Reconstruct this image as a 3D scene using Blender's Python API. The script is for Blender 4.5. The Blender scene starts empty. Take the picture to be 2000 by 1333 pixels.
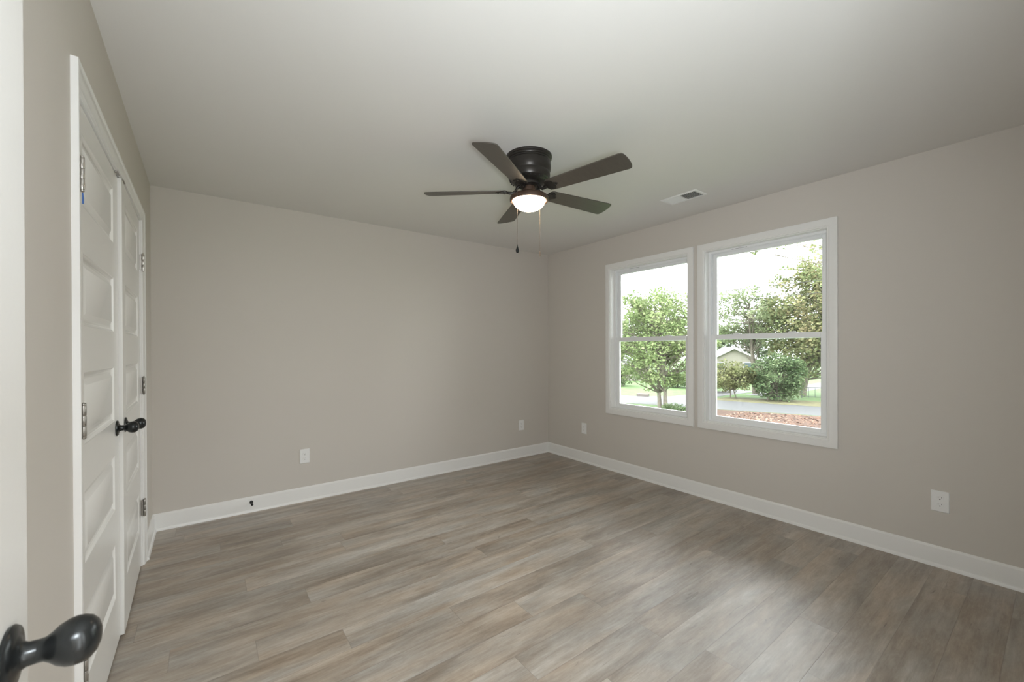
import bpy, bmesh, math, random
from mathutils import Vector, Matrix
random.seed(7)
PI = math.pi
scene = bpy.context.scene
col = scene.collection

# ------------------------------------------------------------------ camera
F_PX, YAW, PITCH, ROLL, CY, CAM_Z = 807.19, 0.641079, -0.0036575, -0.0035086, 684.958, 1.278757
fwd = Vector((math.sin(YAW) * math.cos(PITCH), math.cos(YAW) * math.cos(PITCH), math.sin(PITCH)))
rgt = Vector((math.cos(YAW), -math.sin(YAW), 0))
up = rgt.cross(fwd)
r2 = rgt * math.cos(ROLL) + up * math.sin(ROLL)
u2 = -rgt * math.sin(ROLL) + up * math.cos(ROLL)
cam_data = bpy.data.cameras.new('camera')
cam = bpy.data.objects.new('camera', cam_data)
col.objects.link(cam)
cam.matrix_world = Matrix(((r2.x, u2.x, -fwd.x, 0), (r2.y, u2.y, -fwd.y, 0), (r2.z, u2.z, -fwd.z, CAM_Z), (0, 0, 0, 1)))
cam_data.sensor_width = 36
cam_data.lens = F_PX / 2000 * 36
cam_data.shift_y = (CY - 666.5) / 2000
cam_data.clip_start = 0.02
cam_data.clip_end = 400
cam_data.dof.use_dof = True
cam_data.dof.focus_distance = 2.8
cam_data.dof.aperture_fstop = 7.1
scene.camera = cam

# ------------------------------------------------------------------ colour management
vs = scene.view_settings
vs.view_transform = 'Standard'
vs.look = 'None'
vs.gamma = 1
vs.use_curve_mapping = False
vs.exposure = 0.07
scene.cycles.use_denoising = True
scene.cycles.diffuse_bounces = 8
scene.cycles.max_bounces = 14
scene.cycles.transparent_max_bounces = 16
scene.cycles.sample_clamp_indirect = 6

# ------------------------------------------------------------------ world: flat white overcast sky
world = bpy.data.worlds.new('overcast_sky')
scene.world = world
world.use_nodes = True
wn = world.node_tree
bg = wn.nodes['Background']
bg.inputs['Color'].default_value = (0.95, 0.975, 1.0, 1)
bg.inputs['Strength'].default_value = 9.0

def area(name, loc, target, sx, sy, power, color=(1, 1, 1), portal=False, spread=PI):
    d = bpy.data.lights.new(name, 'AREA')
    d.shape = 'RECTANGLE'
    d.size, d.size_y = sx, sy
    d.energy = power
    d.color = color
    d.spread = spread
    if portal:
        d.cycles.is_portal = True
    o = bpy.data.objects.new(name, d)
    o.location = loc
    o.rotation_euler = (Vector(target) - Vector(loc)).to_track_quat('-Z', 'Y').to_euler()
    col.objects.link(o)
    return o

# daylight portals just outside the two windows
area('window_portal', (3.60, 2.43, 1.38), (0, 2.43, 1.38), 1.0, 1.55, 1, portal=True)
area('window_portal', (3.60, 1.41, 1.38), (0, 1.41, 1.38), 1.0, 1.55, 1, portal=True)
# photographer's lamp in the doorway, bounced off the ceiling
area('doorway_light', (0.12, -0.12, 1.25), (1.05, 0.30, 2.44), 0.24, 0.24, 33, (0.86, 0.935, 1.0))
# broad unseen fill, added in the doorway to brighten the right wall and floor
area('doorway_fill', (0.24, -0.17, 1.25), (2.5, 1.3, 1.05), 0.62, 1.3, 19, (0.92, 0.96, 1.0))
# unseen overhead fill added in the hall, lifts the left wall and open door
area('hall_fill', (0.1, -0.9, 2.36), (0.1, -0.9, 0), 0.4, 0.4, 64, (0.88, 0.94, 1.0))

# ------------------------------------------------------------------ helpers
def link(name, bm, mat, parent=None, smooth=False, bevel=0, kind=None, segs=2, angle=40, label=None):
    me = bpy.data.meshes.new(name)
    bmesh.ops.recalc_face_normals(bm, faces=bm.faces)
    bm.to_mesh(me)
    bm.free()
    o = bpy.data.objects.new(name, me)
    col.objects.link(o)
    if mat is not None:
        for m in (mat if isinstance(mat, (list, tuple)) else [mat]):
            me.materials.append(m)
    if parent is not None:
        o.parent = parent
    if bevel:
        b = o.modifiers.new('bevel', 'BEVEL')
        b.width = bevel
        b.segments = segs
        b.limit_method = 'ANGLE'
        b.angle_limit = math.radians(30)
    if smooth or bevel:
        for p in me.polygons:
            p.use_smooth = True
        try:
            me.set_sharp_from_angle(angle=math.radians(angle))
        except Exception:
            pass
    if kind:
        o['kind'] = kind
    if label:
        o['label'] = label
    return o

def box(bm, x0, y0, z0, x1, y1, z1, mi=0):
    v = [bm.verts.new(p) for p in ((x0, y0, z0), (x1, y0, z0), (x1, y1, z0), (x0, y1, z0),
                                   (x0, y0, z1), (x1, y0, z1), (x1, y1, z1), (x0, y1, z1))]
    for q in ((0, 3, 2, 1), (4, 5, 6, 7), (0, 1, 5, 4), (1, 2, 6, 5), (2, 3, 7, 6), (3, 0, 4, 7)):
        f = bm.faces.new([v[i] for i in q])
        f.material_index = mi
    return v

def new():
    return bmesh.new()

def boxobj(name, dims, mat, parent=None, **k):
    bm = new()
    box(bm, *dims)
    return link(name, bm, mat, parent, **k)

def lathe(bm, prof, origin, axis='z', seg=48, close=True):
    """prof: list of (radius, height along axis)"""
    ox, oy, oz = origin
    rings = []
    for r, h in prof:
        ring = []
        n = 1 if r < 1e-6 else seg
        for i in range(n):
            a = 2 * PI * i / seg
            c, s = r * math.cos(a), r * math.sin(a)
            if axis == 'z':
                p = (ox + c, oy + s, oz + h)
            elif axis == 'x':
                p = (ox + h, oy + c, oz + s)
            else:
                p = (ox + s, oy + h, oz + c)
            ring.append(bm.verts.new(p))
        rings.append(ring)
    for A, B in zip(rings, rings[1:]):
        if len(A) == 1 and len(B) == 1:
            continue
        for i in range(seg):
            j = (i + 1) % seg
            if len(A) == 1:
                bm.faces.new((A[0], B[i], B[j]))
            elif len(B) == 1:
                bm.faces.new((A[i], B[0], A[j]))
            else:
                bm.faces.new((A[i], B[i], B[j], A[j]))
    if close:
        for R in (rings[0], rings[-1]):
            if len(R) > 2:
                bm.faces.new(R)

def tube(bm, pts, radii, seg=8, cap=True):
    pts = [Vector(p) for p in pts]
    if not isinstance(radii, (list, tuple)):
        radii = [radii] * len(pts)
    rings = []
    prev = None
    for i, p in enumerate(pts):
        d = (pts[min(i + 1, len(pts) - 1)] - pts[max(i - 1, 0)]).normalized()
        if prev is None:
            ref = Vector((0, 0, 1)) if abs(d.z) < 0.9 else Vector((1, 0, 0))
            n = d.cross(ref).normalized()
        else:
            n = (prev - d * prev.dot(d)).normalized()
        prev = n
        b = d.cross(n)
        rings.append([bm.verts.new(p + (n * math.cos(2 * PI * k / seg) + b * math.sin(2 * PI * k / seg)) * radii[i]) for k in range(seg)])
    for A, B in zip(rings, rings[1:]):
        for k in range(seg):
            bm.faces.new((A[k], A[(k + 1) % seg], B[(k + 1) % seg], B[k]))
    if cap:
        bm.faces.new(rings[0][::-1])
        bm.faces.new(rings[-1])

def extrude_profile(bm, prof, A, B, out, upv=(0, 0, 1)):
    """prism: prof (o, z) pairs, swept from A to B; o measured along out"""
    A, B, out, upv = Vector(A), Vector(B), Vector(out), Vector(upv)
    a = [bm.verts.new(A + out * o + upv * z) for o, z in prof]
    b = [bm.verts.new(B + out * o + upv * z) for o, z in prof]
    n = len(prof)
    for i in range(n):
        bm.faces.new((a[i], a[(i + 1) % n], b[(i + 1) % n], b[i]))
    bm.faces.new(a[::-1])
    bm.faces.new(b)

def empty(name, loc, label=None, cat=None, group=None, kind=None, rotz=0):
    o = bpy.data.objects.new(name, None)
    o.empty_display_size = 0.05
    o.location = loc
    o.rotation_euler = (0, 0, rotz)
    col.objects.link(o)
    tag(o, label, cat, group, kind)
    return o

def tag(o, label=None, cat=None, group=None, kind=None):
    if label: o['label'] = label
    if cat: o['category'] = cat
    if group: o['group'] = group
    if kind: o['kind'] = kind
    return o

# ------------------------------------------------------------------ materials
def mat(name, color, rough=0.5, metal=0.0, spec=0.5, bump=0.0, bscale=200.0, var=0.0, vscale=3.0, coat=0.0):
    m = bpy.data.materials.new(name)
    m.use_nodes = True
    nt = m.node_tree
    b = nt.nodes['Principled BSDF']
    b.inputs['Roughness'].default_value = rough
    b.inputs['Metallic'].default_value = metal
    b.inputs['Specular IOR Level'].default_value = spec
    b.inputs['Base Color'].default_value = (*color, 1)
    if coat:
        b.inputs['Coat Weight'].default_value = coat
        b.inputs['Coat Roughness'].default_value = 0.15
    tc = nt.nodes.new('ShaderNodeTexCoord')
    if var:
        n = nt.nodes.new('ShaderNodeTexNoise')
        n.inputs['Scale'].default_value = vscale
        n.inputs['Detail'].default_value = 4
        r = nt.nodes.new('ShaderNodeValToRGB')
        r.color_ramp.elements[0].position = 0.3
        r.color_ramp.elements[1].position = 0.7
        r.color_ramp.elements[0].color = (*[c * (1 - var) for c in color], 1)
        r.color_ramp.elements[1].color = (*[min(1, c * (1 + var)) for c in color], 1)
        nt.links.new(tc.outputs['Object'], n.inputs['Vector'])
        nt.links.new(n.outputs['Fac'], r.inputs['Fac'])
        nt.links.new(r.outputs['Color'], b.inputs['Base Color'])
    if bump:
        n = nt.nodes.new('ShaderNodeTexNoise')
        n.inputs['Scale'].default_value = bscale
        n.inputs['Detail'].default_value = 3
        bp = nt.nodes.new('ShaderNodeBump')
        bp.inputs['Strength'].default_value = bump
        bp.inputs['Distance'].default_value = 0.002
        nt.links.new(tc.outputs['Object'], n.inputs['Vector'])
        nt.links.new(n.outputs['Fac'], bp.inputs['Height'])
        nt.links.new(bp.outputs['Normal'], b.inputs['Normal'])
    return m

M_WALL = mat('greige_wall_paint', (0.585, 0.55, 0.502), 0.62, bump=0.08, bscale=260, spec=0.3)
M_CEIL = mat('ceiling_paint', (0.71, 0.695, 0.668), 0.85, bump=0.06, bscale=200, spec=0.2)
M_TRIM = mat('white_trim_paint', (0.79, 0.785, 0.765), 0.32, spec=0.5)
M_DOOR = mat('white_door_paint', (0.74, 0.73, 0.70), 0.27, spec=0.5, bump=0.03, bscale=120)
M_VINYL = mat('white_vinyl', (0.82, 0.83, 0.83), 0.3)
M_PLATE = mat('white_plastic', (0.80, 0.80, 0.79), 0.3)
M_DARK = mat('dark_slot', (0.02, 0.02, 0.02), 0.7)
M_BLACKMETAL = mat('oil_rubbed_black_metal', (0.022, 0.024, 0.024), 0.26, metal=0.55, spec=0.6, var=0.15, vscale=30)
M_FANMETAL = mat('dark_bronze_fan_metal', (0.035, 0.031, 0.027), 0.33, metal=0.45, var=0.15, vscale=25)
M_RING = mat('bronze_fitter_metal', (0.085, 0.052, 0.036), 0.42, metal=0.35)
M_NICKEL = mat('satin_nickel', (0.55, 0.53, 0.50), 0.28, metal=1.0)
M_NICKEL_DK = mat('antique_nickel', (0.34, 0.32, 0.29), 0.38, metal=0.9)
M_CHAIN = mat('brass_chain', (0.22, 0.18, 0.14), 0.4, metal=0.8)
M_TAPE = mat('blue_painters_tape', (0.05, 0.18, 0.62), 0.6)
M_RUBBER = mat('black_rubber', (0.012, 0.012, 0.012), 0.6)
M_GAP = mat('closet_interior', (0.25, 0.24, 0.22), 0.9)

def blade_mat():
    m = mat('dark_walnut_blade', (0.05, 0.042, 0.034), 0.38, spec=0.8)
    nt = m.node_tree
    b = nt.nodes['Principled BSDF']
    tc = nt.nodes['Texture Coordinate']
    mp = nt.nodes.new('ShaderNodeMapping')
    mp.inputs['Scale'].default_value = (3, 60, 60)
    n = nt.nodes.new('ShaderNodeTexNoise')
    n.inputs['Scale'].default_value = 1.5
    n.inputs['Detail'].default_value = 5
    r = nt.nodes.new('ShaderNodeValToRGB')
    r.color_ramp.elements[0].color = (0.046, 0.039, 0.031, 1)
    r.color_ramp.elements[1].color = (0.084, 0.072, 0.058, 1)
    nt.links.new(tc.outputs['Object'], mp.inputs['Vector'])
    nt.links.new(mp.outputs['Vector'], n.inputs['Vector'])
    nt.links.new(n.outputs['Fac'], r.inputs['Fac'])
    nt.links.new(r.outputs['Color'], b.inputs['Base Color'])
    return m
M_BLADE = blade_mat()

def emission(name, color, strength):
    m = bpy.data.materials.new(name)
    m.use_nodes = True
    nt = m.node_tree
    b = nt.nodes['Principled BSDF']
    b.inputs['Base Color'].default_value = (0.9, 0.88, 0.84, 1)
    b.inputs['Roughness'].default_value = 0.25
    b.inputs['Emission Color'].default_value = (*color, 1)
    b.inputs['Emission Strength'].default_value = strength
    return m
M_BOWL = emission('lit_frosted_glass', (1.0, 0.76, 0.52), 27.0)

def glass_mat():
    m = bpy.data.materials.new('window_glass')
    m.use_nodes = True
    nt = m.node_tree
    nt.nodes.clear()
    out = nt.nodes.new('ShaderNodeOutputMaterial')
    tr = nt.nodes.new('ShaderNodeBsdfTransparent')
    tr.inputs['Color'].default_value = (0.965, 0.98, 0.975, 1)
    gl = nt.nodes.new('ShaderNodeBsdfGlossy')
    gl.inputs['Roughness'].default_value = 0.02
    fr = nt.nodes.new('ShaderNodeFresnel')
    fr.inputs['IOR'].default_value = 1.45
    mx = nt.nodes.new('ShaderNodeMixShader')
    nt.links.new(fr.outputs['Fac'], mx.inputs['Fac'])
    nt.links.new(tr.outputs['BSDF'], mx.inputs[1])
    nt.links.new(gl.outputs['BSDF'], mx.inputs[2])
    nt.links.new(mx.outputs['Shader'], out.inputs['Surface'])
    return m
M_GLASS = glass_mat()

def floor_mat():
    m = bpy.data.materials.new('vinyl_plank_floor')
    m.use_nodes = True
    nt = m.node_tree
    L = nt.links.new
    b = nt.nodes['Principled BSDF']
    tc = nt.nodes.new('ShaderNodeTexCoord')
    sp = nt.nodes.new('ShaderNodeSeparateXYZ')
    L(tc.outputs['Object'], sp.inputs[0])
    def M(op, a, bb=None, c=None):
        n = nt.nodes.new('ShaderNodeMath')
        n.operation = op
        for i, v in enumerate((a, bb, c)):
            if v is None: continue
            if isinstance(v, (int, float)): n.inputs[i].default_value = v
            else: L(v, n.inputs[i])
        return n.outputs[0]
    W, LEN = 0.152, 1.52
    yo = M('ADD', sp.outputs['Y'], 10 * W + 0.0)
    row = M('FLOOR', M('DIVIDE', yo, W))
    fy = M('FRACT', M('DIVIDE', yo, W))
    wn1 = nt.nodes.new('ShaderNodeTexWhiteNoise')
    wn1.noise_dimensions = '1D'
    L(row, wn1.inputs['W'])
    xs = M('DIVIDE', M('ADD', M('ADD', sp.outputs['X'], 20.0), M('MULTIPLY', wn1.outputs['Value'], LEN * 7)), LEN)
    pid = M('FLOOR', xs)
    fx = M('FRACT', xs)
    cmb = nt.nodes.new('ShaderNodeCombineXYZ')
    L(row, cmb.inputs[0]); L(pid, cmb.inputs[1])
    wn2 = nt.nodes.new('ShaderNodeTexWhiteNoise')
    wn2.noise_dimensions = '2D'
    L(cmb.outputs[0], wn2.inputs['Vector'])
    rnd = wn2.outputs['Value']
    # per plank shifted coordinates
    vx = M('ADD', sp.outputs['X'], M('MULTIPLY', rnd, 37.0))
    vy = M('ADD', sp.outputs['Y'], M('MULTIPLY', rnd, 11.0))
    v = nt.nodes.new('ShaderNodeCombineXYZ')
    L(vx, v.inputs[0]); L(vy, v.inputs[1])
    def noise(scx, scy, scale, det, dist=0.0, rough=0.55):
        mp = nt.nodes.new('ShaderNodeMapping')
        mp.inputs['Scale'].default_value = (scx, scy, 1)
        L(v.outputs[0], mp.inputs['Vector'])
        n = nt.nodes.new('ShaderNodeTexNoise')
        n.inputs['Scale'].default_value = scale
        n.inputs['Detail'].default_value = det
        n.inputs['Roughness'].default_value = rough
        n.inputs['Distortion'].default_value = dist
        L(mp.outputs[0], n.inputs['Vector'])
        return n.outputs['Fac']
    broad = noise(1.0, 4.5, 1.6, 4, 0.5)
    streak = noise(2.2, 40.0, 1.0, 6, 0.3, 0.65)
    fine = noise(16.0, 120.0, 1.0, 6, 0.2, 0.75)
    blot = noise(7.0, 24.0, 1.0, 8, 0.8, 0.72)
    warm = noise(0.8, 3.0, 2.3, 3, 0.4)
    t = M('ADD', M('MULTIPLY', broad, 0.95), M('MULTIPLY', streak, 0.55))
    t = M('ADD', t, M('MULTIPLY', fine, 0.42))
    t = M('ADD', t, M('MULTIPLY', blot, 0.5))
    t = M('ADD', t, M('MULTIPLY', rnd, 0.16))
    t = M('SUBTRACT', t, 0.77)
    r = nt.nodes.new('ShaderNodeValToRGB')
    e = r.color_ramp.elements
    e[0].position = 0.12; e[0].color = (0.135, 0.108, 0.084, 1)
    e[1].position = 0.88; e[1].color = (0.50, 0.472, 0.43, 1)
    x = e.new(0.38); x.color = (0.245, 0.208, 0.170, 1)
    x = e.new(0.62); x.color = (0.36, 0.322, 0.278, 1)
    L(t, r.inputs['Fac'])
    # warm / cool shift
    mixw = nt.nodes.new('ShaderNodeMix'); mixw.data_type = 'RGBA'; mixw.blend_type = 'MULTIPLY'
    rw = nt.nodes.new('ShaderNodeValToRGB')
    rw.color_ramp.elements[0].position = 0.35; rw.color_ramp.elements[0].color = (0.97, 1.0, 1.02, 1)
    rw.color_ramp.elements[1].position = 0.68; rw.color_ramp.elements[1].color = (1.08, 0.98, 0.87, 1)
    L(warm, rw.inputs['Fac'])
    mixw.inputs['Factor'].default_value = 1
    L(r.outputs['Color'], mixw.inputs['A']); L(rw.outputs['Color'], mixw.inputs['B'])
    # dark cracks / knots, sparse
    kn = noise(5.0, 42.0, 1.0, 3, 1.2)
    kmask = nt.nodes.new('ShaderNodeMapRange')
    kmask.inputs['From Min'].default_value = 0.685; kmask.inputs['From Max'].default_value = 0.73
    kmask.inputs['To Min'].default_value = 0; kmask.inputs['To Max'].default_value = 0.55
    L(kn, kmask.inputs['Value'])
    mixk = nt.nodes.new('ShaderNodeMix'); mixk.data_type = 'RGBA'
    L(kmask.outputs[0], mixk.inputs['Factor'])
    L(mixw.outputs['Result'], mixk.inputs['A']); mixk.inputs['B'].default_value = (0.10, 0.078, 0.06, 1)
    # seams
    ey = M('MINIMUM', fy, M('SUBTRACT', 1, fy))
    ex = M('MULTIPLY', M('MINIMUM', fx, M('SUBTRACT', 1, fx)), LEN / W)
    edge = M('MINIMUM', ey, ex)
    seam = nt.nodes.new('ShaderNodeMapRange')
    seam.inputs['From Min'].default_value = 0.004; seam.inputs['From Max'].default_value = 0.014
    seam.inputs['To Min'].default_value = 0.30; seam.inputs['To Max'].default_value = 0
    L(edge, seam.inputs['Value'])
    mixs = nt.nodes.new('ShaderNodeMix'); mixs.data_type = 'RGBA'
    L(seam.outputs[0], mixs.inputs['Factor'])
    L(mixk.outputs['Result'], mixs.inputs['A']); mixs.inputs['B'].default_value = (0.09, 0.07, 0.055, 1)
    L(mixs.outputs['Result'], b.inputs['Base Color'])
    rr = nt.nodes.new('ShaderNodeMapRange')
    rr.inputs['To Min'].default_value = 0.38; rr.inputs['To Max'].default_value = 0.48
    L(streak, rr.inputs['Value']); L(rr.outputs[0], b.inputs['Roughness'])
    b.inputs['Specular IOR Level'].default_value = 1.0
    bp = nt.nodes.new('ShaderNodeBump')
    bp.inputs['Strength'].default_value = 0.25; bp.inputs['Distance'].default_value = 0.001
    h = M('SUBTRACT', M('MULTIPLY', fine, 0.5), M('MULTIPLY', seam.outputs[0], 4))
    b.inputs['Coat Weight'].default_value = 0.25; b.inputs['Coat Roughness'].default_value = 0.42
    L(h, bp.inputs['Height']); L(bp.outputs['Normal'], b.inputs['Normal'])
    return m
M_FLOOR = floor_mat()

# ------------------------------------------------------------------ room dimensions
XL, XR, YB, YF, H = -0.296, 3.433, 3.851, -0.05, 2.44
TW = 0.13

# floor / ceiling run on into the hall behind the camera
boxobj('floor', (-1.15, -1.9, -0.10, XR + TW, YB + TW, 0.0), M_FLOOR, kind='structure')
boxobj('ceiling', (-1.15, -1.9, H, XR + TW, YB + TW, H + 0.10), M_CEIL, kind='structure')
boxobj('wall_back', (-1.15, YB, 0, XR + TW, YB + TW, H), M_WALL, kind='structure')

# right wall with the two window openings
W1 = dict(y0=1.997, y1=2.862, z0=0.653, z1=2.107)
W2 = dict(y0=0.976, y1=1.845, z0=0.653, z1=2.107)
def wall_with_holes(name, x0, x1, y0, y1, holes):
    bm = new()
    ys = y0
    for (a, b_, z0, z1) in sorted(holes):
        box(bm, x0, ys, 0, x1, a, H)
        box(bm, x0, a, 0, x1, b_, z0) if z0 > 0.001 else None
        box(bm, x0, a, z1, x1, b_, H)
        ys = b_
    box(bm, x0, ys, 0, x1, y1, H)
    return link(name, bm, M_WALL, kind='structure')
wall_with_holes('wall_right', XR, XR + TW, YF, YB, [(W['y0'], W['y1'], W['z0'], W['z1']) for W in (W1, W2)])
# left wall with the closet opening
CY0, CY1, CZ1 = 1.732, 3.278, 2.052
wall_with_holes('wall_left', XL - TW, XL, YF, YB, [(CY0, CY1, 0.0, CZ1)])
# closet shell behind the doors
bm = new()
box(bm, XL - TW - 0.60, CY0 - 0.15, 0, XL - TW - 0.56, CY1 + 0.15, H)
box(bm, XL - TW - 0.56, CY0 - 0.19, 0, XL - TW, CY0 - 0.15, H)
box(bm, XL - TW - 0.56, CY1 + 0.15, 0, XL - TW, CY1 + 0.19, H)
link('wall_closet', bm, M_GAP, kind='structure')
# front wall with the entry doorway the camera stands in
DX0, DX1, DZ = -0.178, 0.612, 2.06
bm = new()
box(bm, XL - TW, YF - 0.12, 0, DX0, YF, H)
box(bm, DX0, YF - 0.12, DZ, DX1, YF, H)
box(bm, DX1, YF - 0.12, 0, XR + TW, YF, H)
link('wall_front', bm, M_WALL, kind='structure')
bm = new()
box(bm, -1.15, -1.9, 0, -1.05, YF - 0.12, H)
box(bm, 1.35, -1.9, 0, 1.45, YF - 0.12, H)
box(bm, -1.15, -1.9, 0, 1.45, -1.8, H)
link('wall_hall', bm, M_WALL, kind='structure')
boxobj('trim_1', (DX1 - 0.018, YF - 0.13, 0, DX1 + 0.0, YF + 0.008, DZ), M_TRIM, kind='structure')

# ------------------------------------------------------------------ baseboards (board + shoe moulding)
BASE = [(0, 0), (0, 0.119), (0.004, 0.119), (0.012, 0.108), (0.0135, 0.098), (0.0135, 0.020), (0.0155, 0.019), (0.0205, 0.016), (0.0235, 0.010), (0.0245, 0.0)]
def base(name, A, B, out):
    bm = new()
    extrude_profile(bm, BASE, A, B, out)
    return link(name, bm, M_TRIM, kind='structure', smooth=True, angle=25)
base('baseboard_back', (XL, YB, 0), (XR, YB, 0), (0, -1, 0))
base('baseboard_right', (XR, YF, 0), (XR, YB, 0), (-1, 0, 0))
bm = new()
extrude_profile(bm, BASE, (XL, CY1 + 0.062, 0), (XL, YB, 0), (1, 0, 0))
extrude_profile(bm, BASE, (XL, YF, 0), (XL, CY0 - 0.062, 0), (1, 0, 0))
link('baseboard_left', bm, M_TRIM, kind='structure', smooth=True, angle=25)
base('baseboard_front', (DX1 + 0.06, YF, 0), (XR, YF, 0), (0, 1, 0))

# ------------------------------------------------------------------ closet casing (colonial profile: thick outer edge, thinner inner)
CW = 0.057
CP = [(0, 0), (0.0165, 0), (0.017, 0.004), (0.0165, 0.012), (0.013, 0.018), (0.0115, 0.034), (0.0105, 0.048), (0.008, CW), (0, CW)]
frame = empty('door_frame', (XL, (CY0 + CY1) / 2, 0), kind='structure')
frame.name = 'trim_2'
def rel(dims):
    return dims
def sweep_rect(bm, prof, path, out):
    """mitred sweep of a casing profile; path: list of (point, inward dir along the wall plane) corner positions, prof:(o,w)"""
    rings = []
    for P, inward in path:
        rings.append([bm.verts.new(Vector(P) + Vector(out) * o + Vector(inward) * w) for o, w in prof])
    n = len(prof)
    for A, B in zip(rings, rings[1:]):
        for i in range(n):
            bm.faces.new((A[i], A[(i + 1) % n], B[(i + 1) % n], B[i]))
    return rings
bm = new()
ya, yb, zt = CY0 - 0.005 - CW, CY1 + 0.005 + CW, CZ1 + 0.004 + CW - 0.004
rg = sweep_rect(bm, CP, [((XL, ya, 0), (0, 1, 0)), ((XL, ya, zt), (0, 1, -1)), ((XL, yb, zt), (0, -1, -1)), ((XL, yb, 0), (0, -1, 0))], (1, 0, 0))
bm.faces.new(rg[0]); bm.faces.new(rg[-1])
o = link('casing', bm, M_TRIM, smooth=True, angle=25)
bm = new()
jd = 0.118
box(bm, XL - jd, CY0, 0, XL, CY0 + 0.004, CZ1)
box(bm, XL - jd, CY1 - 0.004, 0, XL, CY1, CZ1)
box(bm, XL - jd, CY0 + 0.004, CZ1 - 0.004, XL, CY1 - 0.004, CZ1)
box(bm, XL - 0.062, CY0 + 0.004, CZ1 - 0.016, XL - 0.050, CY1 - 0.004, CZ1 - 0.004)   # stop
j = link('jamb', bm, M_TRIM)
for q in (o, j):
    q.parent = frame
    q.matrix_parent_inverse = Matrix.Translation(frame.location).inverted()

# ------------------------------------------------------------------ five-panel doors
def door_slab(bm, width, height, thick):
    """hinge edge at y=0, latch at y=width, face at x=0 looking +x, back at -thick"""
    stile = 0.108
    tops = [1.945 - 0.375 * k for k in range(5)]
    ph = 0.226
    ys = [0, stile, width - stile, width]
    rects = [(stile, width - stile, t - ph, t) for t in tops]
    zs = [0]
    for r in sorted(rects, key=lambda r: r[2]):
        zs += [r[2], r[3]]
    zs.append(height)
    for side in (0, 1):
        X = 0 if side == 0 else -thick
        sg = 1 if side == 0 else -1
        grid = [[bm.verts.new((X, y, z)) for z in zs] for y in ys]
        for i in range(3):
            for k in range(len(zs) - 1):
                if i == 1 and k % 2 == 1:
                    continue
                bm.faces.new((grid[i][k], grid[i + 1][k], grid[i + 1][k + 1], grid[i][k + 1]))
        for k in range(1, len(zs) - 1, 2):
            y0, y1, z0, z1 = ys[1], ys[2], zs[k], zs[k + 1]
            prev = [grid[1][k], grid[2][k], grid[2][k + 1], grid[1][k + 1]]
            for ins, dep in ((0.003, 0.0035), (0.009, 0.0080), (0.014, 0.0098), (0.024, 0.0098), (0.040, 0.0015)):
                ring = [bm.verts.new((X - sg * dep, y0 + ins, z0 + ins)), bm.verts.new((X - sg * dep, y1 - ins, z0 + ins)),
                        bm.verts.new((X - sg * dep, y1 - ins, z1 - ins)), bm.verts.new((X - sg * dep, y0 + ins, z1 - ins))]
                for q in range(4):
                    bm.faces.new((prev[q], prev[(q + 1) % 4], ring[(q + 1) % 4], ring[q]))
                prev = ring
            bm.faces.new(prev)
        if side == 0:
            g0 = grid
        else:
            g1 = grid
    nz = len(zs)
    for k in range(nz - 1):
        bm.faces.new((g0[0][k], g0[0][k + 1], g1[0][k + 1], g1[0][k]))
        bm.faces.new((g0[3][k], g0[3][k + 1], g1[3][k + 1], g1[3][k]))
    for i in range(3):
        bm.faces.new((g0[i][0], g0[i + 1][0], g1[i + 1][0], g1[i][0]))
        bm.faces.new((g0[i][-1], g0[i + 1][-1], g1[i + 1][-1], g1[i][-1]))

KNOB = [(0.0, 0.0), (0.0325, 0.0), (0.0335, 0.003), (0.0315, 0.0060), (0.0225, 0.0078), (0.0145, 0.0105), (0.0122, 0.0150), (0.0118, 0.0230),
        (0.0122, 0.0275), (0.0155, 0.0325), (0.0205, 0.038), (0.0240, 0.045), (0.0253, 0.0515), (0.0248, 0.058), (0.0220, 0.0645),
        (0.0165, 0.0695), (0.0085, 0.0723), (0.0, 0.073)]
def knob(parent, x, y, z, side=1, s=1.0, label='black egg shaped knob on a round rose'):
    ks = KNOB[:8]
    es = KNOB[7:]
    bm = new()
    lathe(bm, [(r * s, h * side * s) for r, h in ks], (x, y, z), 'x', 40)
    a = link('knob_rose', bm, M_BLACKMETAL, parent, smooth=True, angle=50)
    bm = new()
    lathe(bm, [(r * s, h * side * s) for r, h in es], (x, y, z), 'x', 48)
    b = link('door_knob', bm, M_BLACKMETAL, parent, smooth=True, angle=70)
    return a, b

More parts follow.
